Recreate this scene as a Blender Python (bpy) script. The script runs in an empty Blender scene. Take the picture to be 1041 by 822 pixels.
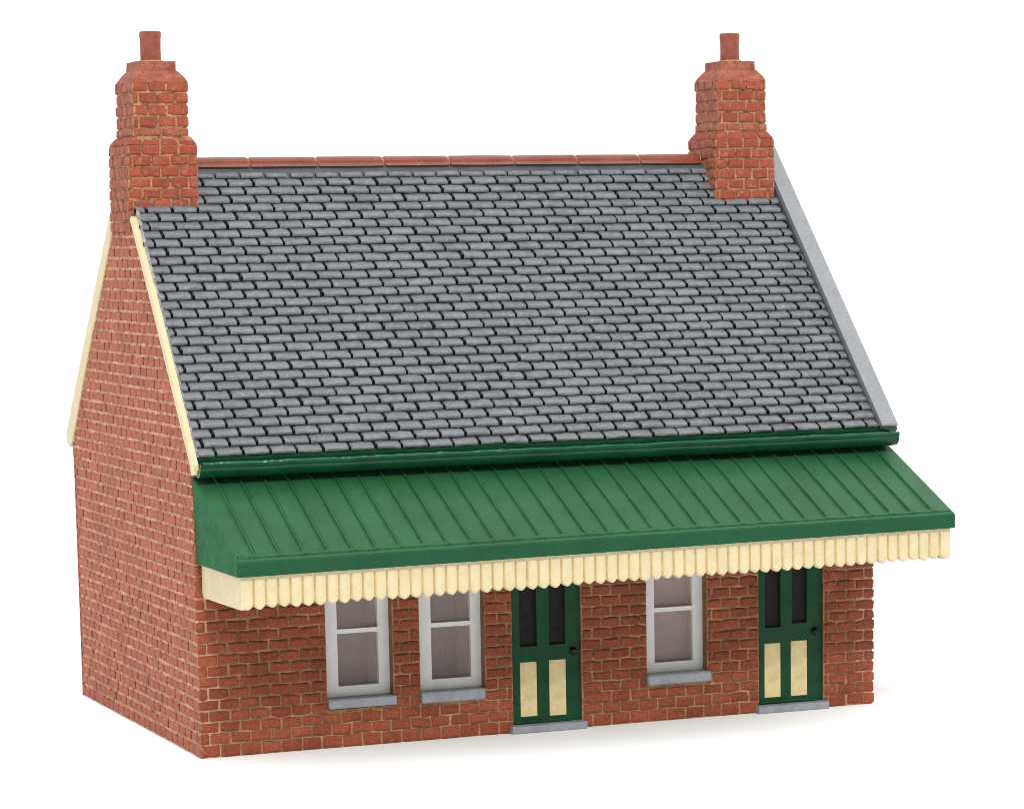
import bpy, math, random
from mathutils import Vector, Matrix, noise

random.seed(7)
C = bpy.context.scene.collection
MM = 0.001                      # the model is built in millimetres at its real size

# ---------------------------------------------------------------- materials
def nt(name):
    m = bpy.data.materials.new(name)
    m.use_nodes = True
    t = m.node_tree
    return m, t, t.nodes['Principled BSDF']

def N(t, kind, **kw):
    n = t.nodes.new(kind)
    for k, v in kw.items():
        if k in n.inputs: n.inputs[k].default_value = v
        else: setattr(n, k, v)
    return n

def ramp(t, src, stops):
    r = t.nodes.new('ShaderNodeValToRGB')
    e = r.color_ramp.elements
    e[0].position, e[0].color = stops[0][0], (*stops[0][1], 1)
    e[1].position, e[1].color = stops[-1][0], (*stops[-1][1], 1)
    for p, c in stops[1:-1]:
        x = e.new(p); x.color = (*c, 1)
    t.links.new(src, r.inputs[0])
    return r.outputs[0]

def mixc(t, fac, a, b, mode='MIX'):
    m = t.nodes.new('ShaderNodeMix'); m.data_type = 'RGBA'; m.blend_type = mode
    for sock, v in ((m.inputs[0], fac), (m.inputs[6], a), (m.inputs[7], b)):
        if isinstance(v, (int, float)): sock.default_value = v
        elif isinstance(v, tuple): sock.default_value = (*v, 1)
        else: t.links.new(v, sock)
    return m.outputs[2]

def sc(c, k): return tuple(min(1, x*k) for x in c)

def paint(name, col, rough=0.5, var=0.18, fine=0.25, bump=0.05, spec=0.5, patch=4.0, speck=None, tint=0.0, patchcol=None, patchlim=(0.55,0.7)):
    """hand painted cast resin: blotchy colour, fine grain, dust specks and a grainy skin"""
    m, t, b = nt(name)
    co = N(t, 'ShaderNodeTexCoord')
    big = N(t, 'ShaderNodeTexNoise', Scale=1000/patch, Detail=3.0)
    sm = N(t, 'ShaderNodeTexNoise', Scale=1000/0.45, Detail=4.0, Roughness=0.7)
    for n in (big, sm): t.links.new(co.outputs['Object'], n.inputs['Vector'])
    c = ramp(t, big.outputs[0], [(0.3, sc(col, 1-var)), (0.7, sc(col, 1+var))])
    g = ramp(t, sm.outputs[0], [(0.3, (1-fine,)*3), (0.7, (1+fine*0.6,)*3)])
    c = mixc(t, 1.0, c, g, 'MULTIPLY')
    if tint:
        at = N(t, 'ShaderNodeAttribute', attribute_name='tint')
        k = ramp(t, at.outputs['Fac'], [(0, (1-tint,)*3), (1, (1+tint,)*3)])
        c = mixc(t, 1.0, c, k, 'MULTIPLY')
    if patchcol:
        pn = N(t, 'ShaderNodeTexNoise', Scale=1000/1.6, Detail=5.0, Roughness=0.65)
        t.links.new(co.outputs['Object'], pn.inputs['Vector'])
        f = ramp(t, pn.outputs[0], [(patchlim[0], (0,)*3), (patchlim[1], (1,)*3)])
        c = mixc(t, f, c, patchcol)
    if speck:
        sp = N(t, 'ShaderNodeTexNoise', Scale=1000/0.28, Detail=2.0)
        t.links.new(co.outputs['Object'], sp.inputs['Vector'])
        f = ramp(t, sp.outputs[0], [(0.68, (0,)*3), (0.76, (1,)*3)])
        c = mixc(t, f, c, speck)
    t.links.new(c, b.inputs['Base Color'])
    b.inputs['Roughness'].default_value = rough
    b.inputs['Specular IOR Level'].default_value = spec
    if bump:
        bp = N(t, 'ShaderNodeBump', Strength=1.0, Distance=bump*MM)
        t.links.new(sm.outputs[0], bp.inputs['Height'])
        t.links.new(bp.outputs[0], b.inputs['Normal'])
    return m

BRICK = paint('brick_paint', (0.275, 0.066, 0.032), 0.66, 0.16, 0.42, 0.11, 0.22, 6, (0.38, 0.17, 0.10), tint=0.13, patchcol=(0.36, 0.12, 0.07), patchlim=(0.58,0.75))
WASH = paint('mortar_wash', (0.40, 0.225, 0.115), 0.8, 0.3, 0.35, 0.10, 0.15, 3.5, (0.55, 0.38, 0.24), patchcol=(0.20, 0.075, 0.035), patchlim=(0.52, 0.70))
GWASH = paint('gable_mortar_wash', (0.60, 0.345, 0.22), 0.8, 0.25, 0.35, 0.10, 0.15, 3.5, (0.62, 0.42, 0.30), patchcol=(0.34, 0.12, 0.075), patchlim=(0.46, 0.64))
BED = paint('bed_joint_wash', (0.235, 0.105, 0.050), 0.8, 0.3, 0.35, 0.10, 0.1, 3.5, (0.5, 0.34, 0.2), patchcol=(0.44, 0.25, 0.14), patchlim=(0.56, 0.70))
GSLIT = paint('gable_joint_shade', (0.21, 0.072, 0.045), 0.8, 0.3, 0.35, 0.1, 0.1, 3, patchcol=(0.42, 0.2, 0.13), patchlim=(0.5, 0.65))  # shadow in the upright gable joints, painted as a darker colour
GBRICK = paint('gable_brick_lit', (0.355, 0.102, 0.062), 0.66, 0.14, 0.42, 0.10, 0.22, 8, (0.42, 0.2, 0.13), tint=0.09, patchcol=(0.40, 0.16, 0.10), patchlim=(0.56,0.74))  # brick colour raised so the gable looks lit from the side
BRICK_DUSTY = paint('brick_paint_dusty', (0.27, 0.068, 0.042), 0.7, 0.2, 0.4, 0.1, 0.3, 3, (0.5, 0.3, 0.2), patchcol=(0.36, 0.15, 0.09), patchlim=(0.45, 0.75))
CHBRICK = paint('chimney_brick_paint', (0.285, 0.061, 0.033), 0.64, 0.15, 0.42, 0.12, 0.25, 4, (0.4, 0.19, 0.11), tint=0.12, patchcol=(0.40, 0.16, 0.09), patchlim=(0.55,0.75))
CHBED = paint('chimney_bed_shade', (0.27, 0.105, 0.055), 0.8, 0.3, 0.35, 0.10, 0.15, 2.5, (0.5, 0.34, 0.2), patchcol=(0.13, 0.04, 0.02), patchlim=(0.48, 0.62))  # shadow under each chimney course, painted into the bed joints
CHWASH = paint('chimney_mortar_wash', (0.38, 0.19, 0.10), 0.8, 0.3, 0.35, 0.10, 0.15, 2.5, (0.55, 0.38, 0.24), patchcol=(0.17, 0.055, 0.025), patchlim=(0.48, 0.62))
POT = paint('chimney_pot_paint', (0.24, 0.055, 0.033), 0.55, 0.2, 0.3, 0.07, 0.4, 2, (0.35, 0.14, 0.09))
SLATE = paint('slate_paint', (0.160, 0.170, 0.180), 0.46, 0.12, 0.34, 0.11, 0.45, 11, (0.36, 0.38, 0.40), tint=0.09, patchcol=(0.20, 0.215, 0.23), patchlim=(0.5, 0.7))
SLATE_EDGE = paint('slate_edge_shade', (0.070, 0.077, 0.085), 0.6, 0.3, 0.3, 0.05, 0.4, 2)  # darker slate grey: painted shade on the edges below each row
SLATE_JOINT = paint('slate_joint_wash', (0.009, 0.010, 0.011), 0.7, 0.3, 0.2, 0.03, 0.1, 5, patchcol=(0.085, 0.04, 0.012), patchlim=(0.66, 0.72))
SMEAR = paint('verge_smear_paint', (0.30, 0.31, 0.31), 0.6, 0.2, 0.3, 0.1, 0.3, 2, (0.55, 0.53, 0.46), patchcol=(0.46, 0.42, 0.32), patchlim=(0.5, 0.7))
COPING = paint('coping_paint', (0.24, 0.25, 0.265), 0.5, 0.08, 0.2, 0.04, 0.45, 6)
LEAD = paint('lead_paint', (0.075, 0.08, 0.09), 0.55, 0.2, 0.3, 0.05, 0.4, 3)
RIDGE = paint('ridge_paint', (0.20, 0.052, 0.028), 0.22, 0.15, 0.25, 0.05, 0.5, 4, patchcol=(0.33, 0.12, 0.07), patchlim=(0.58, 0.8))
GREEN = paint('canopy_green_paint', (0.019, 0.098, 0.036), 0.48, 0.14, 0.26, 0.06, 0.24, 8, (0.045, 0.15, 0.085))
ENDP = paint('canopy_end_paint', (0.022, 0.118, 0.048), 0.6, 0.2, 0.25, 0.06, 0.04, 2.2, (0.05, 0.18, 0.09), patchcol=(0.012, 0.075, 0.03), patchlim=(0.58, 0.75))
FASCIA = paint('canopy_fascia_shaded', (0.011, 0.070, 0.031), 0.5, 0.12, 0.18, 0.04, 0.15, 8, (0.03, 0.11, 0.06))  # canopy green deepened: painted shade on the front and underside
SEAM = paint('canopy_seam_shade', (0.003, 0.032, 0.012), 0.5, 0.2, 0.2, 0.02, 0.2, 3)  # painted shade on the right flank of each seam and behind the bead
GUTTER = paint('gutter_green_gloss', (0.004, 0.052, 0.020), 0.22, 0.2, 0.15, 0.03, 0.22, 5)
GLOSS = paint('gutter_rim_gloss', (0.010, 0.085, 0.038), 0.24, 0.2, 0.15, 0.03, 0.35, 5)
DOORG = paint('door_green_paint', (0.009, 0.062, 0.025), 0.45, 0.2, 0.2, 0.03, 0.15, 3)
CREAM = paint('cream_paint', (0.60, 0.505, 0.305), 0.5, 0.06, 0.08, 0.04, 0.4, 3)
CREAM_SHADE = paint('cream_crease_shade', (0.57, 0.44, 0.21), 0.6, 0.15, 0.1, 0.03, 0.3, 2)  # darker cream paints shade into the creases between the flutes
PANEL = paint('door_panel_cream', (0.74, 0.60, 0.31), 0.45, 0.16, 0.12, 0.03, 0.45, 2.5, patchcol=(0.33, 0.36, 0.17), patchlim=(0.6, 0.85))
BLACK = paint('black_panel_paint', (0.020, 0.017, 0.019), 0.6, 0.25, 0.35, 0.04, 0.12, 2)
KNOB = paint('knob_paint', (0.006, 0.009, 0.008), 0.25, 0.1, 0.1, 0.0, 0.25, 2)
FRAME = paint('window_grey_white', (0.80, 0.80, 0.79), 0.5, 0.05, 0.1, 0.02, 0.4, 3)
STONE = paint('sill_grey_paint', (0.27, 0.285, 0.32), 0.42, 0.12, 0.2, 0.05, 0.5, 2.5, (0.45, 0.47, 0.5))
BACKING = paint('window_backing_mauve', (0.47, 0.41, 0.405), 0.8, 0.06, 0.16, 0.0, 0.1, 3)
JAMB = paint('window_backing_edge', (0.90, 0.76, 0.70), 0.8, 0.06, 0.16, 0.0, 0.1, 3)
WHITE = paint('white_table', (0.93, 0.93, 0.93), 1.0, 0.0, 0.0, 0.0, 0.0, 50)
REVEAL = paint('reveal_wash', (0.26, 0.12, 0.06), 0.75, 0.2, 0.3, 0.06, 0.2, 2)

def glass():
    m, t, b = nt('window_glazing')
    b.inputs['Base Color'].default_value = (0.85, 0.8, 0.79, 1)
    b.inputs['Roughness'].default_value = 0.12
    tr = N(t, 'ShaderNodeBsdfTransparent'); tr.inputs[0].default_value = (0.92, 0.88, 0.87, 1)
    mx = N(t, 'ShaderNodeMixShader'); mx.inputs[0].default_value = 0.10
    t.links.new(tr.outputs[0], mx.inputs[1]); t.links.new(b.outputs[0], mx.inputs[2])
    t.links.new(mx.outputs[0], t.nodes['Material Output'].inputs[0])
    return m
GLASS = glass()

# ---------------------------------------------------------------- mesh builder
class MB:
    def __init__(s): s.v, s.f, s.m, s.t, s.mats = [], [], [], [], []
    def mi(s, mat):
        if mat not in s.mats: s.mats.append(mat)
        return s.mats.index(mat)
    def add(s, vs, fs, mat, tint=0.5, flip=False):
        o = len(s.v); s.v += [tuple(p) for p in vs]
        mats = mat if isinstance(mat, list) else [mat]*len(fs)
        for f, mt in zip(fs, mats):
            g = [o+i for i in f]
            s.f.append(g[::-1] if flip else g); s.m.append(s.mi(mt)); s.t.append(tint)
    def box(s, x0, x1, y0, y1, z0, z1, mat, bev=0.0, tint=0.5):
        """box; with bev its long edges and corners are chamfered"""
        if not bev:
            vs = [(x, y, z) for z in (z0, z1) for y in (y0, y1) for x in (x0, x1)]
            s.add(vs, [(0,2,3,1),(4,5,7,6),(0,1,5,4),(1,3,7,5),(3,2,6,7),(2,0,4,6)], mat, tint); return
        b = min(bev, (x1-x0)/2.2, (y1-y0)/2.2, (z1-z0)/2.2)
        lo, hi = (x0,y0,z0), (x1,y1,z1)
        vs, idx = [], {}
        for sx in (0,1):
            for sy in (0,1):
                for sz in (0,1):
                    sg = (sx, sy, sz)
                    for ax in range(3):
                        p = []
                        for k in range(3):
                            e = hi[k] if sg[k] else lo[k]
                            if k != ax: e += -b if sg[k] else b
                            p.append(e)
                        idx[(sg, ax)] = len(vs); vs.append(p)
        fs = []
        cyc = [(0,0),(1,0),(1,1),(0,1)]
        for ax in range(3):
            for sd in (0,1):
                u, w = [k for k in range(3) if k != ax]
                q = []
                for a, c in cyc:
                    sg = [0,0,0]; sg[ax] = sd; sg[u] = a; sg[w] = c
                    q.append(idx[(tuple(sg), ax)])
                fs.append(q)
        for ax in range(3):
            u, w = [k for k in range(3) if k != ax]
            for a, c in cyc:
                s0 = [0,0,0]; s0[u] = a; s0[w] = c; s1 = s0[:]; s1[ax] = 1
                fs.append([idx[(tuple(s0), u)], idx[(tuple(s1), u)], idx[(tuple(s1), w)], idx[(tuple(s0), w)]])
        for sx in (0,1):
            for sy in (0,1):
                for sz in (0,1): fs.append([idx[((sx,sy,sz), k)] for k in range(3)])
        ctr = Vector([(lo[k]+hi[k])/2 for k in range(3)])
        out = []
        for f in fs:
            p = [Vector(vs[i]) for i in f]
            n = (p[1]-p[0]).cross(p[2]-p[0]); m_ = sum(p, Vector())/len(p) - ctr
            out.append(f if n.dot(m_) > 0 else f[::-1])
        s.add(vs, out, mat, tint)
    def prism(s, poly, x0, x1, mat):
        """(y, z) outline pushed along x"""
        n = len(poly); vs = [(x0, *p) for p in poly] + [(x1, *p) for p in poly]
        fs = [tuple(range(n)), tuple(range(2*n-1, n-1, -1))]
        fs += [(i, i+n, (i+1) % n + n, (i+1) % n) for i in range(n)]
        A = sum(poly[i][0]*poly[(i+1) % n][1]-poly[(i+1) % n][0]*poly[i][1] for i in range(n))
        s.add(vs, fs, mat, 0.5, flip=A > 0)
    def frustum(s, c, lo, hi, z0, z1, mat, cap=True):
        vs = []
        for (a, b), z in ((lo, z0), (hi, z1)):
            vs += [(c[0]-a/2, c[1]-b/2, z), (c[0]+a/2, c[1]-b/2, z), (c[0]+a/2, c[1]+b/2, z), (c[0]-a/2, c[1]+b/2, z)]
        fs = [(0,1,5,4),(1,2,6,5),(2,3,7,6),(3,0,4,7)] + ([(3,2,1,0),(4,5,6,7)] if cap else [])
        s.add(vs, fs, mat)
    def lathe(s, c, prof, mat, n=28):
        """prof: (radius, z) from the bottom up"""
        vs = [(c[0]+r*math.cos(2*math.pi*k/n), c[1]+r*math.sin(2*math.pi*k/n), z) for r, z in prof for k in range(n)]
        fs = [(j*n+k, j*n+(k+1) % n, (j+1)*n+(k+1) % n, (j+1)*n+k) for j in range(len(prof)-1) for k in range(n)]
        fs += [tuple(range(n-1, -1, -1)), tuple(range((len(prof)-1)*n, len(prof)*n))]
        s.add(vs, fs, mat)
    def plate(s, us, vs_, full, put, d0, d1, mat, side=None):
        """a plate on the grid us x vs_, cells kept where full(uc, vc); put(u, v, d) -> point; the openings get real reveals"""
        nu, nv = len(us), len(vs_)
        P = {}
        pts = []
        for dd in (d0, d1):
            for j in range(nv):
                for i in range(nu): pts.append(put(us[i], vs_[j], dd))
        I = lambda i, j, k: k*nu*nv + j*nu + i
        on = lambda i, j: 0 <= i < nu-1 and 0 <= j < nv-1 and full((us[i]+us[i+1])/2, (vs_[j]+vs_[j+1])/2)
        fs, ms = [], []
        for j in range(nv-1):
            for i in range(nu-1):
                if not on(i, j): continue
                fs.append((I(i,j,0), I(i+1,j,0), I(i+1,j+1,0), I(i,j+1,0))); ms.append(mat)
                fs.append((I(i,j,1), I(i,j+1,1), I(i+1,j+1,1), I(i+1,j,1))); ms.append(mat)
                for (di, dj, a, b) in ((-1,0,(i,j+1),(i,j)), (1,0,(i+1,j),(i+1,j+1)), (0,-1,(i,j),(i+1,j)), (0,1,(i+1,j+1),(i,j+1))):
                    if not on(i+di, j+dj):
                        fs.append((I(*a,0), I(*a,1), I(*b,1), I(*b,0))); ms.append(side or mat)
        s.add(pts, fs, ms)
    def build(s, name, parent=None, label=None, smooth=False, warp=None):
        vs = [warp(p) for p in s.v] if warp else s.v
        xs, ys, zs = zip(*vs)
        o = Vector(((min(xs)+max(xs))/2, (min(ys)+max(ys))/2, min(zs)))
        me = bpy.data.meshes.new(name)
        me.from_pydata([(Vector(p)-o)*MM for p in vs], [], s.f)
        for m in s.mats: me.materials.append(m)
        me.polygons.foreach_set('material_index', s.m)
        a = me.attributes.new('tint', 'FLOAT', 'FACE'); a.data.foreach_set('value', s.t)
        if smooth: me.polygons.foreach_set('use_smooth', [True]*len(s.f))
        me.update()
        ob = bpy.data.objects.new(name, me); C.objects.link(ob)
        w = o*MM
        ob['_w'] = list(w)
        if parent is not None:
            ob.parent = parent
            ob.location = w - Vector(parent['_w'])
        else: ob.location = w
        if label: ob['label'] = label
        return ob

def lean(p):
    """the cast walls splay a touch: wider at the eaves than at the foot"""
    x, y, z = p
    k = 0.22 - 0.0135*min(max(z, 0), 50)
    return (x + (1-2*min(max(x, 0), 140)/140)*k, y, z)

def nz(p, f, s=0): return noise.noise(Vector((p[0]*f+s, p[1]*f+s*1.7, p[2]*f-s)))

# one cast brick on a face: put(u, v, d) gives the point, d = height above the brick face
def brick(mb, put, u0, u1, v0, v1, top=BRICK, side=WASH, vside=None, proud=0.0, rnd=1.0, depth=0.56, ring=0.14):
    w, h = u1-u0, v1-v0
    if w < 0.35 or h < 0.35: return
    e = min(ring, w*0.2, h*0.2); e2 = min(0.42, w*0.36, h*0.36)
    us = [0, e, e2] + ([w/2] if w > 1.5 else []) + [w-e2, w-e, w]
    vs = [0, e, e2, h-e2, h-e, h]
    nu, nv = len(us), len(vs)
    tj = random.random()
    dz = random.uniform(-0.10, 0.09)
    jl = [random.uniform(-0.09, 0.09) for _ in range(4)]
    pts = []
    for j, b in enumerate(vs):
        for i, a in enumerate(us):
            ri = min(i, nu-1-i, j, nv-1-j)
            hgt = (-depth, -0.16, 0.0)[min(ri, 2)]
            aa, bb = u0+a, v0+b
            ci, cj = min(i, nu-1-i), min(j, nv-1-j)
            if ci+cj < 2:                                   # round the four corners
                k = 0.34*rnd*(2-ci-cj)/2
                aa += k if i < nu/2 else -k; bb += k if j < nv/2 else -k
            q = put(aa, bb, 0)
            aa += 0.20*nz(q, 1.1, 3) + (jl[0] if i < nu/2 else jl[1])*0.8
            bb += 0.26*nz(q, 0.75, 9) + (jl[2] if j < nv/2 else jl[3])*0.6
            if ri: hgt += dz + proud + 0.09*nz(q, 1.6, 5)
            pts.append(put(aa, bb, hgt))
    fs, ms = [], []
    for j in range(nv-1):
        for i in range(nu-1):
            fs.append((j*nu+i, j*nu+i+1, (j+1)*nu+i+1, (j+1)*nu+i))
            edge = i in (0, nu-2) or j in (0, nv-2)
            ms.append((vside if vside and i in (0, nu-2) else side) if edge else top)
    mb.add(pts, fs, ms, tj)

def course_bricks(mb, put, u0, u1, v0, v1, phase, pitch=3.93, gap=0.15, cuts=(), **kw):
    """one course between u0 and u1, left open over cuts [(a, b), ...]"""
    spans = [(u0, u1)]
    for a, b in cuts:
        nxt = []
        for s0, s1 in spans:
            if b <= s0 or a >= s1: nxt.append((s0, s1)); continue
            if a > s0: nxt.append((s0, a))
            if b < s1: nxt.append((b, s1))
        spans = nxt
    for s0, s1 in spans:
        k = math.floor((s0-phase)/pitch)
        edges = [s0]
        while True:
            k += 1; j = phase + k*pitch
            if j >= s1 - 0.75: break
            if j > s0 + 0.75: edges.append(j)
        edges.append(s1)
        for i in range(len(edges)-1):
            a = edges[i] + (gap/2 if i else 0.02); b = edges[i+1] - (gap/2 if i < len(edges)-2 else 0.02)
            brick(mb, put, a, b, v0+gap/2, v1-gap/2, **kw)

W, D, H = 140.0, 88.9, 50.6
CP = 2.07                                                   # brick course pitch
courses = [(0.0 if k == 0 else 0.37+k*CP, 0.37+(k+1)*CP) for k in range(48)]
SL = 1.2056                                                 # front roof slope
RY, RZ = 44.4, 109.9
def roof_z(y): return 56.2 + SL*y if y <= RY else RZ - (y-RY)*1.112

# ---------------------------------------------------------------- the house (one thing)
house = bpy.data.objects.new('model_house', None); C.objects.link(house)
house.empty_display_size = 0.02
house.location = (0.07, 0.0445, 0); house['_w'] = [0.07, 0.0445, 0]
house['label'] = 'painted model of a red brick railway station house with grey slate roof and green canopy'
house['category'] = 'model building'

WIN = [(24.9, 38.0, 27.8, 35.85), (43.4, 56.5, 46.45, 54.45), (90.2, 103.1, 92.75, 100.95)]
WTOP, WBOT = 31.6, 9.2
DOORS = [62.1, 114.35]
DW, DTOP = 14.3, 31.6

openings = [(a, b, 7.1 if k < 2 else 7.3, WTOP) for k, (a, b, _, _) in enumerate(WIN)] + [(d, d+DW, 0.0, DTOP) for d in DOORS]

# front wall
def put_front(u, v, d): return (u, -d, v)
wall = MB()
us = sorted({0.35, W-0.35, *[o[0] for o in openings], *[o[1] for o in openings]})
zs = sorted({0.02, 50.5, *[o[2] for o in openings if o[2] > 0], WTOP})
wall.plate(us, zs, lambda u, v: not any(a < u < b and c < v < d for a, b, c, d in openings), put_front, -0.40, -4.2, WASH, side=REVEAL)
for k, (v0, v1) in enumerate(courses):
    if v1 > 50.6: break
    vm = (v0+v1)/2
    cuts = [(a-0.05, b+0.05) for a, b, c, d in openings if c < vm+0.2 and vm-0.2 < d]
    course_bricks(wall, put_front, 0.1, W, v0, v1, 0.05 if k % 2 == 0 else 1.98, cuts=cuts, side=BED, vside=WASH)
wall.build('wall', house, 'front brick wall under the green canopy, with three windows and two doors', warp=lean)

# gable walls
def gable(x_face, sgn, lab, overhang=True):
    g = MB()
    put = (lambda u, v, d: (x_face - d, u, v)) if sgn < 0 else (lambda u, v, d: (x_face + d, D - u, v))
    yy = (lambda u: u) if sgn < 0 else (lambda u: D-u)
    y1 = D+3.2
    core = [(0.35, 0.02), (D-0.35, 0.02), (D-0.35, 50.6), (y1-0.6, 52.6), (52.4, 99.0), (49.5, 101), (39, 101), (36.9, 99.3), (-0.2, 54.6), (0.35, 50.6)]
    x0, x1 = (x_face+0.33, x_face+4) if sgn < 0 else (x_face-4, x_face-0.33)
    g.prism(core, x0, x1, GWASH)
    for k, (v0, v1) in enumerate(courses):
        vm = (v0+v1)/2
        if vm > 101: break
        lo, hi = 0.1, D-0.04
        if vm > 51.5:
            lo = max(-0.6, (vm-54.4)/1.19 - 0.3); hi = min(D+2.6, D+0.4-(vm-53.3)/1.187+1.0)
        elif vm > 49.6: hi = D+0.5
        a, b = (lo, hi) if sgn < 0 else (D-hi, D-lo)
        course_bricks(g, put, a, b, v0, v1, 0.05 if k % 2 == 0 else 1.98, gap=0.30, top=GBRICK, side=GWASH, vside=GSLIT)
    # the u axis runs away from the viewer on the left face: flip those faces so that they look outwards
    if sgn < 0: g.f = [f[::-1] if i >= 12 else f for i, f in enumerate(g.f)]
    return g.build('gable_wall', house, lab, warp=lean)
gable(0.0, -1, 'left gable wall of red brick rising to the chimney')
gable(W, 1, None)
# back wall
bw = MB()
put_back = lambda u, v, d: (W-u, D+d*0.35-0.06, v)
bw.box(0.36, W-0.35, D-4.2, D-0.3, 0.02, 50.5, WASH)
bw.box(0.05, 0.55, D-0.33, D-0.02, 0.02, 50.5, GBRICK)
for k, (v0, v1) in enumerate(courses):
    if v1 > 50.6: break
    course_bricks(bw, put_back, 0.1, W-0.1, v0, v1, 0.05 if k % 2 == 0 else 1.98)
bw.build('back_wall', house, warp=lean)

# ---------------------------------------------------------------- roof
th = math.atan(SL); ct, st = math.cos(th), math.sin(th)
ROWS, RP, TP = 32, 2.156, 5.15
Y0, Z0 = -0.62, roof_z(-0.62) - 0.35
def put_roof(u, v, d): return (u, Y0 + v*ct - d*st, Z0 + v*st + d*ct)
thb = math.atan(1.112); cb, sb = math.cos(thb), math.sin(thb)
YB, ZB = 94.0, roof_z(94.0) - 0.35
def put_rear(u, v, d): return (140.6-u, YB - v*cb + d*sb, ZB + v*sb + d*cb)

def tile(mb, put, u0, u1, v0, v1, first=False, edge=SLATE_EDGE):
    w, h = u1-u0, v1-v0
    if w < 0.5: return
    tj = random.random()
    lift = random.uniform(-0.09, 0.09); roll = random.uniform(-0.06, 0.06); sag = random.uniform(-0.10, 0.10)
    e = min(0.16, w*0.15)
    us = [0, e, e*2.4, w*0.35, w*0.65, w-e*2.4, w-e, w]
    # v from the lower edge: front face foot, brow, rounded top, then running back under the next row
    prof = [(0.06, -0.25, 0), (0.0, 0.36, 0), (0.07, 0.64, 1), (0.26, 0.82, 1), (0.6, 0.82, 1), (1.1, 0.62, 1), (1.62, 0.36, 1), (h+0.05, 0.02, 1)]
    nu = len(us); pts = []
    for j, (v, d, _) in enumerate(prof):
        for i, a in enumerate(us):
            ri = min(i, nu-1-i)
            dd = d + lift + roll*(a/w-0.5)*2
            if ri == 0: dd = -0.25
            elif ri == 1: dd -= 0.18
            vv = v0 + v + sag*(a/w-0.5) + (0.10 if ri == 0 else 0.03 if ri == 1 else 0)*(j < 4)
            uu = u0 + a
            q = (uu, vv, 0)
            uu += 0.07*nz(q, 0.9, 2); vv += 0.14*nz(q, 0.8, 11) + 0.08*nz(q, 2.3, 4)
            if j >= 1 and ri: dd += 0.10*nz(q, 1.7, 6) + 0.08*nz(q, 3.1, 8)
            pts.append(put(uu, vv, dd))
    fs, ms = [], []
    for j in range(len(prof)-1):
        for i in range(nu-1):
            fs.append((j*nu+i, j*nu+i+1, (j+1)*nu+i+1, (j+1)*nu+i))
            sidef = i in (0, nu-2)
            ms.append((edge if j == 0 else (SLATE_JOINT if j < 5 else SLATE_EDGE) if sidef else SLATE))
    mb.add(pts, fs, ms, tj)

roof = MB()
# boarding under the slates
def slab(put, x0, x1, vmax, mat):
    pts = [put(u, v, d) for d in (-1.9, -0.12) for v in (0.25, vmax) for u in (x0, x1)]
    roof.add(pts, [(0,2,3,1),(4,5,7,6),(0,1,5,4),(1,3,7,5),(3,2,6,7),(2,0,4,6)], mat)
slab(put_roof, 0.45, 140.8, 70.5, SLATE_JOINT)
slab(put_rear, 0.4, 140.6, 73.5, SLATE_JOINT)
for put, rows, first_edge, ua, ub, taper in ((put_roof, ROWS, GREEN, 0.15, 141.3, 3.1), (put_rear, 34, SLATE_EDGE, 1.0, 140.4, 0)):
    for r in range(rows):
        ph = (4.42 if r % 2 == 0 else 4.42-TP*0.42) + random.uniform(-0.22, 0.22)
        u = ph - TP*3
        while u < ub:
            g0, g1 = random.uniform(0.02, 0.2), random.uniform(0.05, 0.22)
            a, b = max(u+g0, ua+random.uniform(-0.1, 0.35)), min(u+TP-g1, ub-taper*r/32+random.uniform(-0.4, 0.05))
            j0, j1 = random.uniform(-0.1, 0.1), random.uniform(-0.1, 0.1)
            tile(roof, put, a+j0*0.6, b+j1*0.6, r*RP, (r+1)*RP, first=(r == 0 and put is put_roof), edge=first_edge if r == 0 else SLATE_EDGE)
            u += TP
rf = roof.build('roof', house, smooth=False)

# ridge: lead roll and the red ridge tiles (a sub-part of the roof)
rd = MB()
n = 10
for k in range(10):
    a = max(12.5, 25.24 + 14.05*(k-1)); b = min(124.5, 25.24 + 14.05*k)
    if b - a < 1: continue
    secs = [(a+0.12, 0.86), (a+0.5, 1.0), (a+(b-a)*0.5, 1.03), (b-0.5, 1.0), (b-0.12, 0.86)]
    pts = []
    for x, s_ in secs:
        for i in range(n+1):
            ang = math.pi*(-0.12 + 1.24*i/n)
            y = RY - 1.45*s_*math.cos(ang); z = 109.55 + 1.35*s_*math.sin(ang)
            if i in (0, n): y += (-0.8 if i == 0 else 0.8); z -= 0.08
            q = (x, y, z)
            pts.append((x, y + 0.05*nz(q, 1.2, 1), z + 0.08*nz(q, 0.5, 2)))
    m_ = n+1
    fs = [(j*m_+i, (j+1)*m_+i, (j+1)*m_+i+1, j*m_+i+1) for j in range(len(secs)-1) for i in range(n)]
    fs += [tuple(range(m_)), tuple(range(len(pts)-1, len(pts)-m_-1, -1))]
    rd.add(pts, fs, RIDGE)
    if b < 124: rd.prism([(RY-1.25, 109.2), (RY-1.0, 110.2), (RY-0.5, 110.65), (RY+0.5, 110.65), (RY+1.0, 110.2), (RY+1.25, 109.2)], b-0.13, b+0.13, WASH)
rd.build('ridge_tiles', rf)
ld = MB()
ld.prism([(RY-2.3, 106.6), (RY-2.0, 107.9), (RY-1.2, 109.3), (RY+1.2, 109.3), (RY+1.9, 108.3), (RY+2.2, 106.6)], 0.3, 141, LEAD)
ld.build('ridge_flashing', rf)

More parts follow.
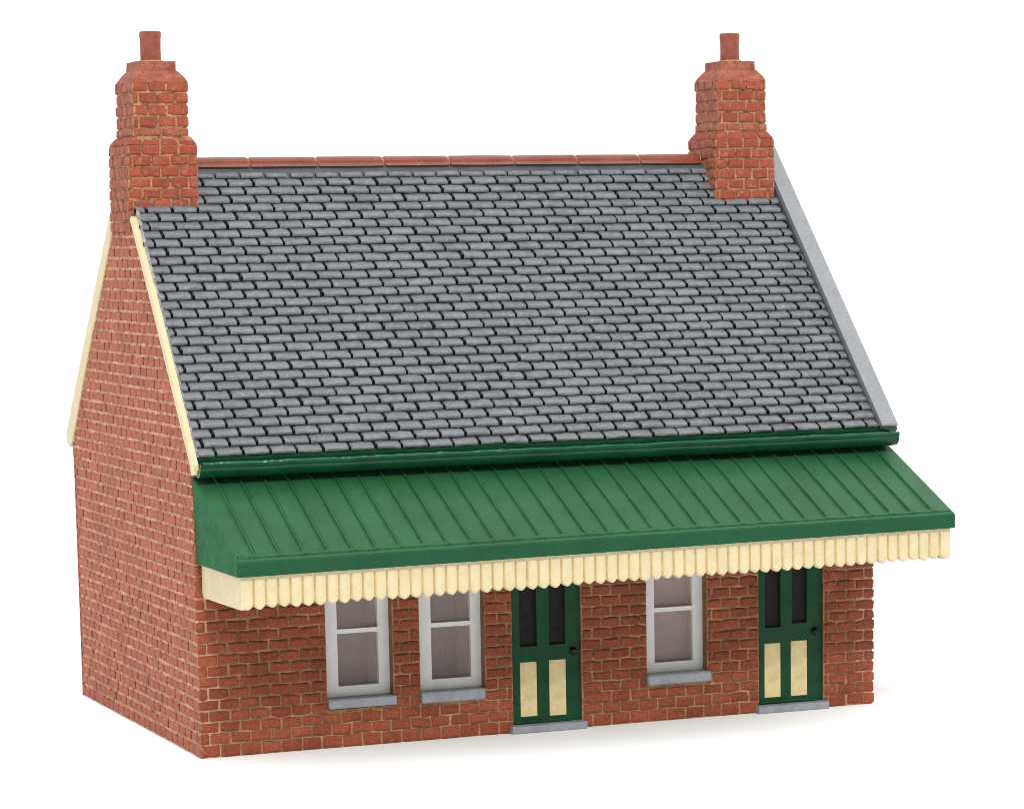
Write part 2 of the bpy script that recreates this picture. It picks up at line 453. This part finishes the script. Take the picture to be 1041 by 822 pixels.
# verge coping on the right, raised above the slates
cp = MB()
def verge(mb, x0, x1, put, v0, v1, d0, d1, mat, bev=0.25):
    o = len(mb.v)
    mb.box(x0, x1, v0, v1, d0, d1, mat, bev)
    for i in range(o, len(mb.v)):
        x, v, d = mb.v[i]; mb.v[i] = put(x, v, d)
def rp(v, d): q = put_roof(0, v, d); return (q[1], q[2])
def rq(v, d): return (YB - v*cb + d*sb, ZB + v*sb + d*cb)
cp.prism([rp(-0.6, 0), rp(-0.6, 1.5), rp(-0.35, 1.75), (RY, RZ+2.5), rq(-0.35, 1.7), rq(-0.6, 1.4), rq(-0.6, 0), (RY, RZ-1.5)], 141.0, 144.5, COPING)
cp.v = [(x-3.0*max(0, min(1, (z-55)/56)), y, z) for x, y, z in cp.v]
cp.build('verge_coping', rf, 'plain grey raised coping down the right edge of the slates')
fl = MB(); fl.prism([rp(-0.3, -0.3), rp(-0.3, 1.25), (RY, RZ+1.9), (RY, RZ-1.0)], 140.55, 140.98, LEAD)
fl.v = [(x-3.0*max(0, min(1, (z-55)/56)), y, z) for x, y, z in fl.v]
fl.build('verge_flashing', rf)
ca = MB(); verge(ca, 141.0, 144.4, put_roof, -1.35, -0.62, -0.85, 1.3, GUTTER, 0.2)
ca.build('coping_end_cap', rf, 'dark green painted foot of the grey coping')

# cream bargeboards
def board(lower, upper, x0, x1):
    """tapering board between two (y, z) edges"""
    b = MB(); n_ = len(lower); pts = []
    for (l, u) in zip(lower, upper):
        dy, dz = u[0]-l[0], u[1]-l[1]; L = math.hypot(dy, dz) or 1; k = 0.18/L
        ring = [(x1, *l), (x0+0.15, *l), (x0, l[0]+dy*k, l[1]+dz*k), (x0, u[0]-dy*k, u[1]-dz*k), (x0+0.18, *u), (x1, *u)]
        pts += [(x, y + 0.10*nz((x, y, z), 0.22, 4) + 0.05*nz((x, y, z), 0.9, 6), z + 0.05*nz((x, y, z), 0.8, 7)) for x, y, z in ring]
    fs = []
    for j in range(n_-1):
        for i in range(6):
            fs.append((j*6+i, j*6+(i+1) % 6, (j+1)*6+(i+1) % 6, (j+1)*6+i))
    fs += [tuple(range(5, -1, -1)), tuple(range(len(pts)-6, len(pts)))]
    b.add(pts, fs, CREAM)
    return b
def dens(p, n_=24):
    out = []
    for (a, b) in zip(p[:-1], p[1:]):
        out += [(a[0]+(b[0]-a[0])*k/n_, a[1]+(b[1]-a[1])*k/n_) for k in range(n_)]
    return out + [p[-1]]
lowF = dens([(-1.35, 52.1), (-0.5, 54.0), (4.0, 59.3), (20.4, 79.0), (37.2, 98.4), (37.5, 99.0)], 8)
upF = dens([(-2.75, 52.3), (-2.65, 54.0), (2.3, 60.0), (18.7, 79.8), (35.8, 99.2), (36.6, 99.5)], 8)
board(lowF, upF, -0.75, 0.35).build('bargeboard', house, 'cream bargeboard on the front slope of the left gable')
lowR = dens([(90.9, 52.1), (88.6, 53.3), (76.9, 67.9), (49.9, 98.6), (49.3, 99.6)], 8)
upR = dens([(92.9, 52.9), (93.4, 54.9), (81.2, 68.6), (53.0, 99.8), (52.0, 100.9)], 8)
board(lowR, upR, -0.75, 0.35).build('bargeboard', house, 'cream bargeboard on the rear slope of the left gable')
for lo, up in ((lowF[18:], upF[18:]), (lowR, upR)):
    b = board(lo, up, -0.75, 0.35); b.v = [(141.2-(x-0.35)-3.0*max(0, min(1, (z-55)/56)), y, z-2.6) for x, y, z in b.v]
    b.build('bargeboard', house)

sm_ = MB(); ns = 170; pts = []
for j in range(ns+1):
    v = -0.2 + 59.6*j/ns
    for u, d in ((0.30, -0.6), (0.28, 0.55), (0.55, 0.80), (0.95, 0.35)):
        q = (u, v, d); e = 0.16*nz((u*0.7, v, 0), 1.1, 4) + 0.16*nz((u, v, 2), 2.6, 9)
        pts.append(put_roof(u + (0.35*nz((0, v, 5), 1.4, 2) if u > 0.5 else 0), v, d + (e if d > 0 else 0)))
fs = [(j*4+i, j*4+i+1, (j+1)*4+i+1, (j+1)*4+i) for j in range(ns) for i in range(3)]
sm_.add(pts, [f[::-1] for f in fs], SMEAR)
sm_.build('verge_paint_edge', rf)

# fascia and gutter
fa = MB()
fa.prism([(-1.1, 51.7), (-1.15, 55.1), (-0.2, 55.4), (0.9, 55.4), (0.9, 51.9)], 0.0, 143.0, GUTTER)
fa.build('fascia', house)
gt = MB()
R_ = 1.85; gy, gz = -3.05, 53.55
prof = [(gy + R_*math.cos(math.pi + math.pi*i/12), gz + R_*math.sin(math.pi + math.pi*i/12)*1.0) for i in range(13)]
prof = [(gy-R_-0.12, gz+0.75), (gy-R_-0.12, gz+0.28)] + prof + [(gy+R_, gz+0.75)] + [(gy+R_-0.4, gz+0.75), (gy+R_-0.5, gz-0.2)] + [(gy+0.2, gz-0.6), (gy-R_+0.6, gz+0.1), (gy-R_+0.42, gz+0.78)]
nsec = 60
pts = []
for k in range(nsec+1):
    x = 0.05 + (143.3-0.05)*k/nsec
    for (y, z) in prof: pts.append((x, y, z + 0.10*nz((x*0.12, 0, 0), 1, 3) + 0.06*nz((x, y, z), 0.5, 5)))
m_ = len(prof)
fs = [(k*m_+i, k*m_+(i+1) % m_, (k+1)*m_+(i+1) % m_, (k+1)*m_+i) for k in range(nsec) for i in range(m_)]
fs += [tuple(range(m_-1, -1, -1)), tuple(range(nsec*m_, (nsec+1)*m_))]
gt.add(pts, [f[::-1] for f in fs], GUTTER)
pts = []; nb_ = 240
for k in range(nb_+1):
    x = 0.6 + 142.6*k/nb_
    rr = 0.30*(1 + 0.5*nz((x, 0, 0), 0.35, 8) + 0.35*nz((x, 0, 3), 1.3, 2))
    for i in range(8):
        a_ = 2*math.pi*i/8
        pts.append((x, gy-R_+0.05 + rr*math.cos(a_), gz+0.72 + rr*math.sin(a_) + 0.10*nz((x*0.12, 0, 0), 1, 3)))
fs = [(k*8+i, k*8+(i+1) % 8, (k+1)*8+(i+1) % 8, (k+1)*8+i) for k in range(nb_) for i in range(8)]
gt.add(pts, [f[::-1] for f in fs] + [tuple(range(8)), tuple(range(nb_*8+7, nb_*8-1, -1))], GLOSS)
gt.build('gutter', house, 'glossy dark green gutter along the front eaves')

# ---------------------------------------------------------------- chimneys
def chimney(cx, cy, dz, seed, lab, potlab, base, neck):
    random.seed(seed)
    b = MB()
    top = (7.9, 7.7)
    z_b, z_s, z_n, z_w, z_t = 113.3+dz, 115.0+dz, 125.6+dz, 127.6+dz, 129.4+dz
    c = (cx, cy)
    i_ = 0.60
    b.frustum(c, (base[0]-i_, base[1]-i_), (base[0]-i_, base[1]-i_), 97.6, z_b-0.3, CHWASH)
    b.frustum(c, (neck[0]-i_, neck[1]-i_), (neck[0]-i_, neck[1]-i_), z_s-1, z_n-0.3, CHWASH)
    def faces(size):
        a, d = size[0]/2, size[1]/2
        return [(lambda u, v, h: (cx-a+u, cy-d-h, v), size[0]), (lambda u, v, h: (cx+a+h, cy-d+u, v), size[1]),
                (lambda u, v, h: (cx+a-u, cy+d+h, v), size[0]), (lambda u, v, h: (cx-a-h, cy+d-u, v), size[1])]
    z = z_b; k = 0
    while z > 97.6:
        for q, (put, L) in enumerate(faces(base)):
            course_bricks(b, put, 0.12, L-0.12, z-2.12, z, (1.1 if (k+q) % 2 else 2.95), pitch=3.7, gap=0.12, ring=0.16, top=BRICK_DUSTY if q == 3 else CHBRICK, side=CHBED, vside=CHWASH)
        z -= 2.12; k += 1
    z = z_n; k = 0
    for k in range(4):
        p = 2.28
        for q, (put, L) in enumerate(faces(neck)):
            course_bricks(b, put, 0.06, L-0.06, z-p, z, (1.2 if (k+q) % 2 else 3.05), pitch=3.7, gap=0.14, ring=0.18, depth=0.6, rnd=1.4, top=BRICK_DUSTY if q == 3 else CHBRICK, side=CHBED, vside=CHWASH,
                          proud=0.10 if k == 0 else 0.0)
        z -= p
    # half course and splay at the foot of the neck
    for q, (put, L) in enumerate(faces((neck[0]+0.2, neck[1]+0.2))):
        course_bricks(b, put, 0.1, L-0.1, z_s-0.3, z, 2.0, pitch=3.7, gap=0.16, top=BRICK_DUSTY, ring=0.12)
    def splay(lo, hi, z0, z1, mat, seg=6, bulge=0.0, nn=8):
        rings = []
        for j in range(seg+1):
            t_ = j/seg; e = math.sin(t_*math.pi)*bulge
            w_ = lo[0]+(hi[0]-lo[0])*t_+e; d_ = lo[1]+(hi[1]-lo[1])*t_+e; zz = z0+(z1-z0)*t_
            ring = []
            cor = [(-w_/2, -d_/2), (w_/2, -d_/2), (w_/2, d_/2), (-w_/2, d_/2)]
            for s_ in range(4):
                p0, p1 = cor[s_], cor[(s_+1) % 4]
                for i in range(nn):
                    x = cx+p0[0]+(p1[0]-p0[0])*i/nn; y = cy+p0[1]+(p1[1]-p0[1])*i/nn
                    f = 0.12*nz((x, y, zz), 1.1, seed)
                    ring.append((x+f, y+f, zz+0.06*nz((x, y, zz), 0.9, 2)))
            rings += ring
        M_ = nn*4
        fs = [(j*M_+i, j*M_+(i+1) % M_, (j+1)*M_+(i+1) % M_, (j+1)*M_+i) for j in range(seg) for i in range(M_)]
        fs += [tuple(range(M_-1, -1, -1)), tuple(range(seg*M_, (seg+1)*M_))]
        b.add(rings, fs, mat)
    splay((base[0]-0.5, base[1]-0.5), (neck[0]-0.3, neck[1]-0.3), z_b-0.35, z_s-0.1, CHWASH, bulge=0.0)
    hs = 1.75
    for q, L in enumerate((base[0], base[1], base[0], base[1])):
        fl = faces(base)[q][0]
        def put_s(u, v, h, fl=fl, L=L):
            t_ = max(0, v)/hs
            return fl((u-L/2)*(1-t_*2.5/L)+L/2, z_b-0.1+(z_s-z_b+0.1)*t_ + 0.6*h, 0.8*h - 1.25*t_ - 0.12*math.sin(t_*3.14)*-1)
        course_bricks(b, put_s, 0.1, L-0.1, 0, hs, 2.95, pitch=3.7, gap=0.13, ring=0.1, top=CHBRICK, side=CHBRICK, depth=0.4)
    splay((neck[0]-0.05, neck[1]-0.05), (top[0]+0.2, top[1]+0.2), z_n-0.3, z_w, BRICK_DUSTY, bulge=0.25)
    splay(top, (top[0]-0.1, top[1]-0.1), z_w-0.1, z_t, BRICK_DUSTY, seg=3)
    o = b.build('chimney', house, lab)
    p = MB()
    p.lathe(c, [(2.15, z_t-0.1), (2.12, z_t+0.35), (2.0, z_t+0.45), (1.98, z_t+2.5), (2.02, z_t+4.6), (2.10, z_t+5.1), (2.08, z_t+5.75), (1.9, z_t+5.98), (1.35, z_t+6.0), (1.3, z_t+5.3)], POT)
    p.v = [(x+0.06*nz((x, y, z), 1.0, seed), y+0.06*nz((x, y, z), 1.0, 4), z) for x, y, z in p.v]
    p.build('chimney_pot', o, potlab, smooth=False)
    # mortar collar round the pot
    q = MB(); q.lathe(c, [(2.75, z_t-0.15), (2.6, z_t+0.12), (2.15, z_t+0.4)], WASH); q.build('mortar_collar', o)
chimney(6.1, 44.5, 0.0, 21, 'brick chimney over the left gable', None, (14.2, 14.4), (11.1, 13.0))
chimney(130.9, 43.7, 0.6, 5, 'brick chimney near the right end of the roof', None, (13.9, 13.4), (11.4, 11.0))

# ---------------------------------------------------------------- windows
def window(k):
    x0, x1, px0, px1 = WIN[k]
    f = MB()
    yf, yb = 2.35, 3.35
    us = [x0-0.02, px0, px1, x1+0.02]; vs = [WBOT-0.05, 11.1, 20.95, 21.8, 29.6, WTOP]
    f.plate(us, vs, lambda u, v: not (px0 < u < px1 and (11.1 < v < 20.95 or 21.8 < v < 29.6)), lambda u, v, d: (u, -d, v), -yf, -yb, FRAME)
    o = f.build('window', house, warp=lean, label=['left window of the pair beside the first door', 'right window of the pair beside the first door', 'single window between the two doors'][k])
    for v0, v1 in ((11.1, 20.95), (21.8, 29.6)):
        p = MB(); p.box(px0-0.3, px1+0.3, yb+0.03, yb+0.25, v0-0.3, v1+0.3, GLASS); p.build('pane', o, warp=lean)
    # what shows behind the glazing: pale edges of the window pocket and its back
    dpt = [5.2, 6.6, 1.2][k]
    bk = MB()
    y2 = yb+0.35; y3 = y2+dpt
    bk.box(px0-2.0, px1+0.6, y3, y3+0.5, 9.6, 31, BACKING)
    bk.box(px1+0.05, px1+0.55, y2, y3-0.02, 9.6, 31, JAMB)
    bk.box(px0-2.0, px1, y2, y3-0.02, 9.6, 10.6, JAMB)
    bk.build('window_lining', o, warp=lean)
    s_ = MB()
    a, b, z0, z1, y = [(24.9, 38.3, 7.35, 9.1, -0.7), (43.35, 56.15, 7.1, 9.15, -0.55), (89.9, 103.4, 7.2, 9.25, -1.15)][k]
    s_.box(a, b, y, 2.9, z0, z1, STONE, 0.3 if k == 2 else 0.15)
    s_.build('sill', o, warp=lean)
for k in range(3): window(k)

# ---------------------------------------------------------------- doors
def door(k):
    x0 = DOORS[k]; x1 = x0+DW
    if k == 0: g = [(63.95, 67.5, 16.3), (70.05, 73.4, 16.3)]; c_ = [(63.9, 67.45, 2.75, 13.3), (69.9, 73.5, 2.55, 13.35)]; kn = (74.95, 14.85)
    else: g = [(116.1, 119.55, 16.55), (122.1, 125.4, 17.1)]; c_ = [(115.95, 119.6, 2.65, 13.45), (121.75, 125.5, 2.6, 13.6)]; kn = (127.05, 15.25)
    yf, yb = 1.05, 2.6
    d = MB()
    us = sorted({x0-0.02, x1+0.02, *[v for q in g for v in q[:2]], *[v for q in c_ for v in q[:2]]})
    vs = sorted({1.45, 30.0, 31.6, *[q[2] for q in g], *[v for q in c_ for v in q[2:]]})
    def full(u, v):
        return not (any(a < u < b and lo < v < 30 for a, b, lo in g) or any(a < u < b and lo < v < hi for a, b, lo, hi in c_))
    d.plate(us, vs, full, lambda u, v, h: (u, -h, v), -yf, -yb, DOORG)
    d.box(x0+0.3, x1-1.6, yf-0.45, yf-0.003, 1.5, 2.1, DOORG, 0.18)        # weather bar at the foot
    d.v = [(x, y+(0.05*nz((x, y, z), 0.5, 3) if y < 1.2 else 0), z) for x, y, z in d.v]
    o = d.build('door', house, 'green door with dark glazing and cream lower panels, ' + ('between the windows' if k == 0 else 'at the right end'), warp=lean)
    for a, b, lo in g:
        p = MB(); p.box(a-0.2, b+0.2, yf+0.75, yf+1.1, lo-0.2, 30.2, BLACK); p.build('dark_panel', o, warp=lean)
    for a, b, lo, hi in c_:
        p = MB(); p.box(a+0.02, b-0.02, yf+0.10, yf+0.7, lo+0.02, hi-0.02, PANEL, 0.08); p.build('cream_panel', o, warp=lean)
    q = MB(); m_ = 20
    prof = [(0.9, 0.0), (0.92, 0.12), (0.6, 0.3), (0.45, 0.45), (0.68, 0.6), (0.76, 0.85), (0.62, 1.05), (0.3, 1.15)]
    pts = [(kn[0]+r*math.cos(2*math.pi*i/m_), yf-h, kn[1]+r*math.sin(2*math.pi*i/m_)) for r, h in [(r*0.86, h*0.8) for r, h in prof] for i in range(m_)]
    fs = [(j*m_+i, j*m_+(i+1) % m_, (j+1)*m_+(i+1) % m_, (j+1)*m_+i) for j in range(len(prof)-1) for i in range(m_)]
    fs.append(tuple(range((len(prof)-1)*m_, len(prof)*m_)))
    q.add(pts, fs, KNOB); q.build('knob', o, smooth=True, warp=lean)
    s_ = MB()
    a, b = (61.2, 76.75) if k == 0 else (113.5, 129.05)
    s_.box(a, b, -1.5, 1.9, 0.03, 1.42, STONE, 0.14)
    s_.build('doorstep', house, 'grey step under ' + ('the first door' if k == 0 else 'the right-hand door'), warp=lean)
for k in range(2): door(k)

# ---------------------------------------------------------------- canopy
CO = -26.0
def tilt(p):
    """the canopy sits a touch higher at its right-hand front corner"""
    x, y, z = p
    if y < 0.5: z += 1.35*(x/143.5)*min(1, max(0, -y)/26)
    if x < 2 and y > -26:
        k = 1-min(1, max(0, -y)/26)
        x += (-0.35 if z > 44 else 0.25)*k*(1-x/2)
    return (x, y, z)
cn = MB()
x0, x1 = 0.2, 143.55
zt0, zf, zb = 51.6, 38.75, 35.8
# body: rounded front arris
prof = [(0.6, zb), (CO+0.12, zb), (CO, zb+0.15), (CO, zf-0.55), (CO+0.18, zf-0.18), (CO+0.6, zf+0.12), (CO+1.0, zf+0.22), (-0.0, zt0), (0.6, zt0)]
nsec = 2
secs = [(x0, 0.15), (x0+0.15, 0.0)] + [(x0+0.15+(x1-x0-0.3)*k/40, 0) for k in range(1, 40)] + [(x1-0.15, 0), (x1, 0.15)]
pts = []
ymid, zmid = -11, 40.5
for x, ins in secs:
    for (y, z) in prof:
        k = ins/14
        pts.append((x, y+(ymid-y)*k*0.6, z+(zmid-z)*k + (0.04*nz((x, y, z), 0.3, 2) if ins == 0 else 0)))
m_ = len(prof)
fs = [(j*m_+i, j*m_+(i+1) % m_, (j+1)*m_+(i+1) % m_, (j+1)*m_+i) for j in range(len(secs)-1) for i in range(m_)]
fs += [tuple(range(m_)), tuple(range(len(pts)-1, len(pts)-m_-1, -1))]
ctr = Vector((70, -11, 41))
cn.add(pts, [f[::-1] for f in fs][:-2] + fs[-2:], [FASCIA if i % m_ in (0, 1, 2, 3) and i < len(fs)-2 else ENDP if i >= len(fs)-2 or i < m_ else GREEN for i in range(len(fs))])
# standing seams and the rolled front bead
sy, sz = (CO+1.0, zf+0.22), (0.0, zt0)
dv = Vector((0, sz[0]-sy[0], sz[1]-sy[1])); Ls = dv.length; dv.normalize(); nv = Vector((0, -dv.z, dv.y))
def on(x, v, h): return Vector((x, sy[0], sy[1])) + dv*v + nv*h
k = 0
xs_ = 39.92 - 4.52*8
while xs_ < 141.8:
    segs = 14; pts = []
    ja, jb = random.uniform(-0.12, 0.12), random.uniform(-0.12, 0.12)
    for j in range(segs+1):
        v = 0.15 + (Ls-0.2)*j/segs
        w_ = 0.22*(1+0.25*nz((xs_, v, 0), 0.3, 3)); x = xs_ + ja + (jb-ja)*j/segs + 0.07*nz((xs_, v, 1), 0.25, 9)
        hh = 0.46*(1+0.35*nz((xs_, v, 3), 0.35, 5))
        pts += [on(x-w_-0.12, v, -0.08), on(x-w_*0.6, v, hh), on(x+w_*0.5, v, hh), on(x+w_+0.12, v, 0.03), on(x+w_+0.30, v, 0.02)]
    fs = [(j*5+i, j*5+i+1, (j+1)*5+i+1, (j+1)*5+i) for j in range(segs) for i in range(4)]
    fs += [(0,1,2,3)[::-1], tuple(range(segs*5, segs*5+4))]
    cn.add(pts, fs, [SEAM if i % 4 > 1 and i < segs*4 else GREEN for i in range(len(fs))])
    xs_ += 4.52
nb = 160; pts = []
for j in range(nb+1):
    x = x0+0.5 + (x1-x0-1.0)*j/nb
    ph = ((x-39.92) / 4.52) % 1; bump = 0.30*math.exp(-((min(ph, 1-ph))/0.12)**2)
    hh = 0.28 + bump + 0.17*nz((x, 0, 0), 0.9, 3)
    pts += [on(x, -0.15, -0.05), on(x, 0.0, hh), on(x, 0.55, hh), on(x, 0.95+0.12*nz((x, 0, 5), 0.9, 3), 0.02)]
fs = [(j*4+i, (j+1)*4+i, (j+1)*4+i+1, j*4+i+1) for j in range(nb) for i in range(3)]
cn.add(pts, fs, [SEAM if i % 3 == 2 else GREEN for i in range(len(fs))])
canopy = cn.build('canopy', house, 'green sheet canopy with standing seams over the front wall', warp=tilt)

# cream valance: fluted boards with rounded ends, plain returns
va = MB()
zv0, zv1 = 29.95, 35.75
VY = -25.1
p_ = 2.25; k = 0
x = 0.0
n_fl = 63
ph0 = 1.2
def shade(fs_, nu): return [CREAM]*len(fs_)
for j in range(n_fl):
    a = ph0 + j*p_; b = a+p_
    if b > 143.2: break
    nu = 10; rows = 7; pts = []
    jit = random.uniform(-0.10, 0.10); jz = random.uniform(-0.16, 0.14)
    for r in range(rows):
        t_ = r/(rows-1)
        for i in range(nu+1):
            s_ = i/nu; c_ = math.sin(math.pi*s_)
            xx = a + p_*s_ + jit*math.sin(math.pi*s_)*0.5
            dep = -0.42 + 0.52*(max(c_, 0)**0.55)
            zlow = zv0 + jz + 0.72*(abs(2*s_-1)**1.6)
            zz = zv1 + (zlow-zv1)*t_
            if r == 0: dep *= 0.25
            if t_ == 1: dep -= 0.30
            elif r == rows-2: zz = zlow+0.35
            y = VY - dep + 0.06*nz((xx, 0, zz), 0.9, 4)
            pts.append((xx, y, zz))
    base_i = len(pts)
    for i in range(nu+1): q = pts[(rows-1)*(nu+1)+i]; pts.append((q[0], VY+1.2, q[2]+0.05))
    M_ = nu+1
    fs, ms = [], []
    for r in range(rows):
        for i in range(nu):
            fs.append((r*M_+i, (r+1)*M_+i, (r+1)*M_+i+1, r*M_+i+1))
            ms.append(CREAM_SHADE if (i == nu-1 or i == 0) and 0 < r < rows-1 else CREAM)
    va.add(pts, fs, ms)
xe = ph0 + n_fl*p_
va.box(ph0+0.1, xe-0.1, VY+0.45, VY+1.2, zv0+0.75, zv1, CREAM)
# left return with a rounded lower back corner
lr = [(VY+0.35, zv0-0.02), (VY+0.05, zv0+0.3), (VY+0.05, zv1), (-0.25, zv1), (-0.25, 31.0)]
lr += [(-0.25-1.5*(1-math.cos(a_)), 31.2-1.5*math.sin(a_)) for a_ in (0.3, 0.7, 1.1, 1.5)]
va.prism(lr, 1.05, 2.3, CREAM)
va.prism([(VY+0.1, zv0), (VY+0.1, zv1), (-0.25, zv1), (-0.25, zv0)], xe-1.2, xe-0.02, CREAM)
va.build('valance', canopy, 'cream scalloped valance boards hanging below the green fascia', warp=tilt)

# ---------------------------------------------------------------- setting
gm = MB(); gs = 6000
gm.add([(-gs, -gs, 0), (gs, -gs, 0), (gs, gs, 0), (-gs, gs, 0)], [(0,1,2,3)], WHITE)
g = gm.build('ground'); g['kind'] = 'structure'; g['label'] = 'plain white studio table the model stands on'

# ---------------------------------------------------------------- light
w = bpy.data.worlds.new('World'); bpy.context.scene.world = w; w.use_nodes = True
# added surround light, shaped by direction: brighter overhead and behind, dimmer towards the camera
t = w.node_tree; bgn = t.nodes['Background']
tc = N(t, 'ShaderNodeTexCoord')
def dotn(v):
    d = N(t, 'ShaderNodeVectorMath', operation='DOT_PRODUCT'); t.links.new(tc.outputs['Generated'], d.inputs[0]); d.inputs[1].default_value = v
    return d.outputs['Value']
def smooth(src, a_, b_, o0, o1):
    n_ = N(t, 'ShaderNodeMapRange', interpolation_type='SMOOTHSTEP'); t.links.new(src, n_.inputs['Value'])
    for k_, v_ in (('From Min', a_), ('From Max', b_), ('To Min', o0), ('To Max', o1)): n_.inputs[k_].default_value = v_
    return n_.outputs[0]
def math2(op, x_, y_):
    n_ = N(t, 'ShaderNodeMath', operation=op); t.links.new(x_, n_.inputs[0]); t.links.new(y_, n_.inputs[1]); return n_.outputs[0]
side_ = smooth(dotn((-0.2, -0.98, 0)), 0.1, 0.55, 1.08, 0.20)
overhead_ = smooth(dotn((0, 0, 1)), 0.35, 0.6, 0.0, 1.0)
lvl = N(t, 'ShaderNodeMix'); t.links.new(overhead_, lvl.inputs[0]); t.links.new(side_, lvl.inputs[2]); lvl.inputs[3].default_value = 1.33
bgn.inputs[0].default_value = (1, 1, 1, 1)
t.links.new(lvl.outputs[0], bgn.inputs[1])
def area(name, loc, aim, size, power, col=(1, 1, 1)):
    l = bpy.data.lights.new(name, 'AREA'); l.shape = 'SQUARE'; l.size = size; l.energy = power; l.color = col
    o = bpy.data.objects.new(name, l); C.objects.link(o); o.location = loc
    o.rotation_euler = (Vector(aim)-Vector(loc)).to_track_quat('-Z', 'Y').to_euler()
    return o
area('softbox_key', (-0.10, -0.88, 0.82), (0.07, 0.0, 0.03), 0.20, 8.8, (1, 0.98, 0.95))
area('softbox_side', (-0.9, 0.05, 0.40), (0.0, 0.04, 0.05), 0.5, 1.1)
area('added_fill', (0.75, 0.1, 0.55), (0.17, 0.06, 0.0), 0.5, 1.3)  # added lamp, lifts the shaded ground to the right of the house
area('softbox_top', (0.12, -0.15, 0.9), (0.07, 0.0, 0.05), 0.5, 0.4)

# ---------------------------------------------------------------- camera
R = ((0.9275353, 0.0367192, -0.3719274), (-0.37333, 0.0446831, -0.9266219), (-0.0174059, 0.9983263, 0.0551535))
cam = bpy.data.cameras.new('camera'); co = bpy.data.objects.new('camera', cam); C.objects.link(co)
m = Matrix([(*R[i], (-152.595, -536.636, 94.581)[i]*MM) for i in range(3)] + [(0, 0, 0, 1)])
co.matrix_world = m
cam.sensor_width = 36.0; cam.lens = 3108.335/1041*36
cam.clip_start = 0.01; cam.clip_end = 100
cam.dof.use_dof = True; cam.dof.focus_distance = 0.57; cam.dof.aperture_fstop = 80
s = bpy.context.scene
s.camera = co
s.cycles.filter_width = 0.9
s.view_settings.view_transform = 'Standard'; s.view_settings.look = 'None'
s.view_settings.exposure = 0; s.view_settings.gamma = 1
for o in list(bpy.data.objects):
    if '_w' in o: del o['_w']
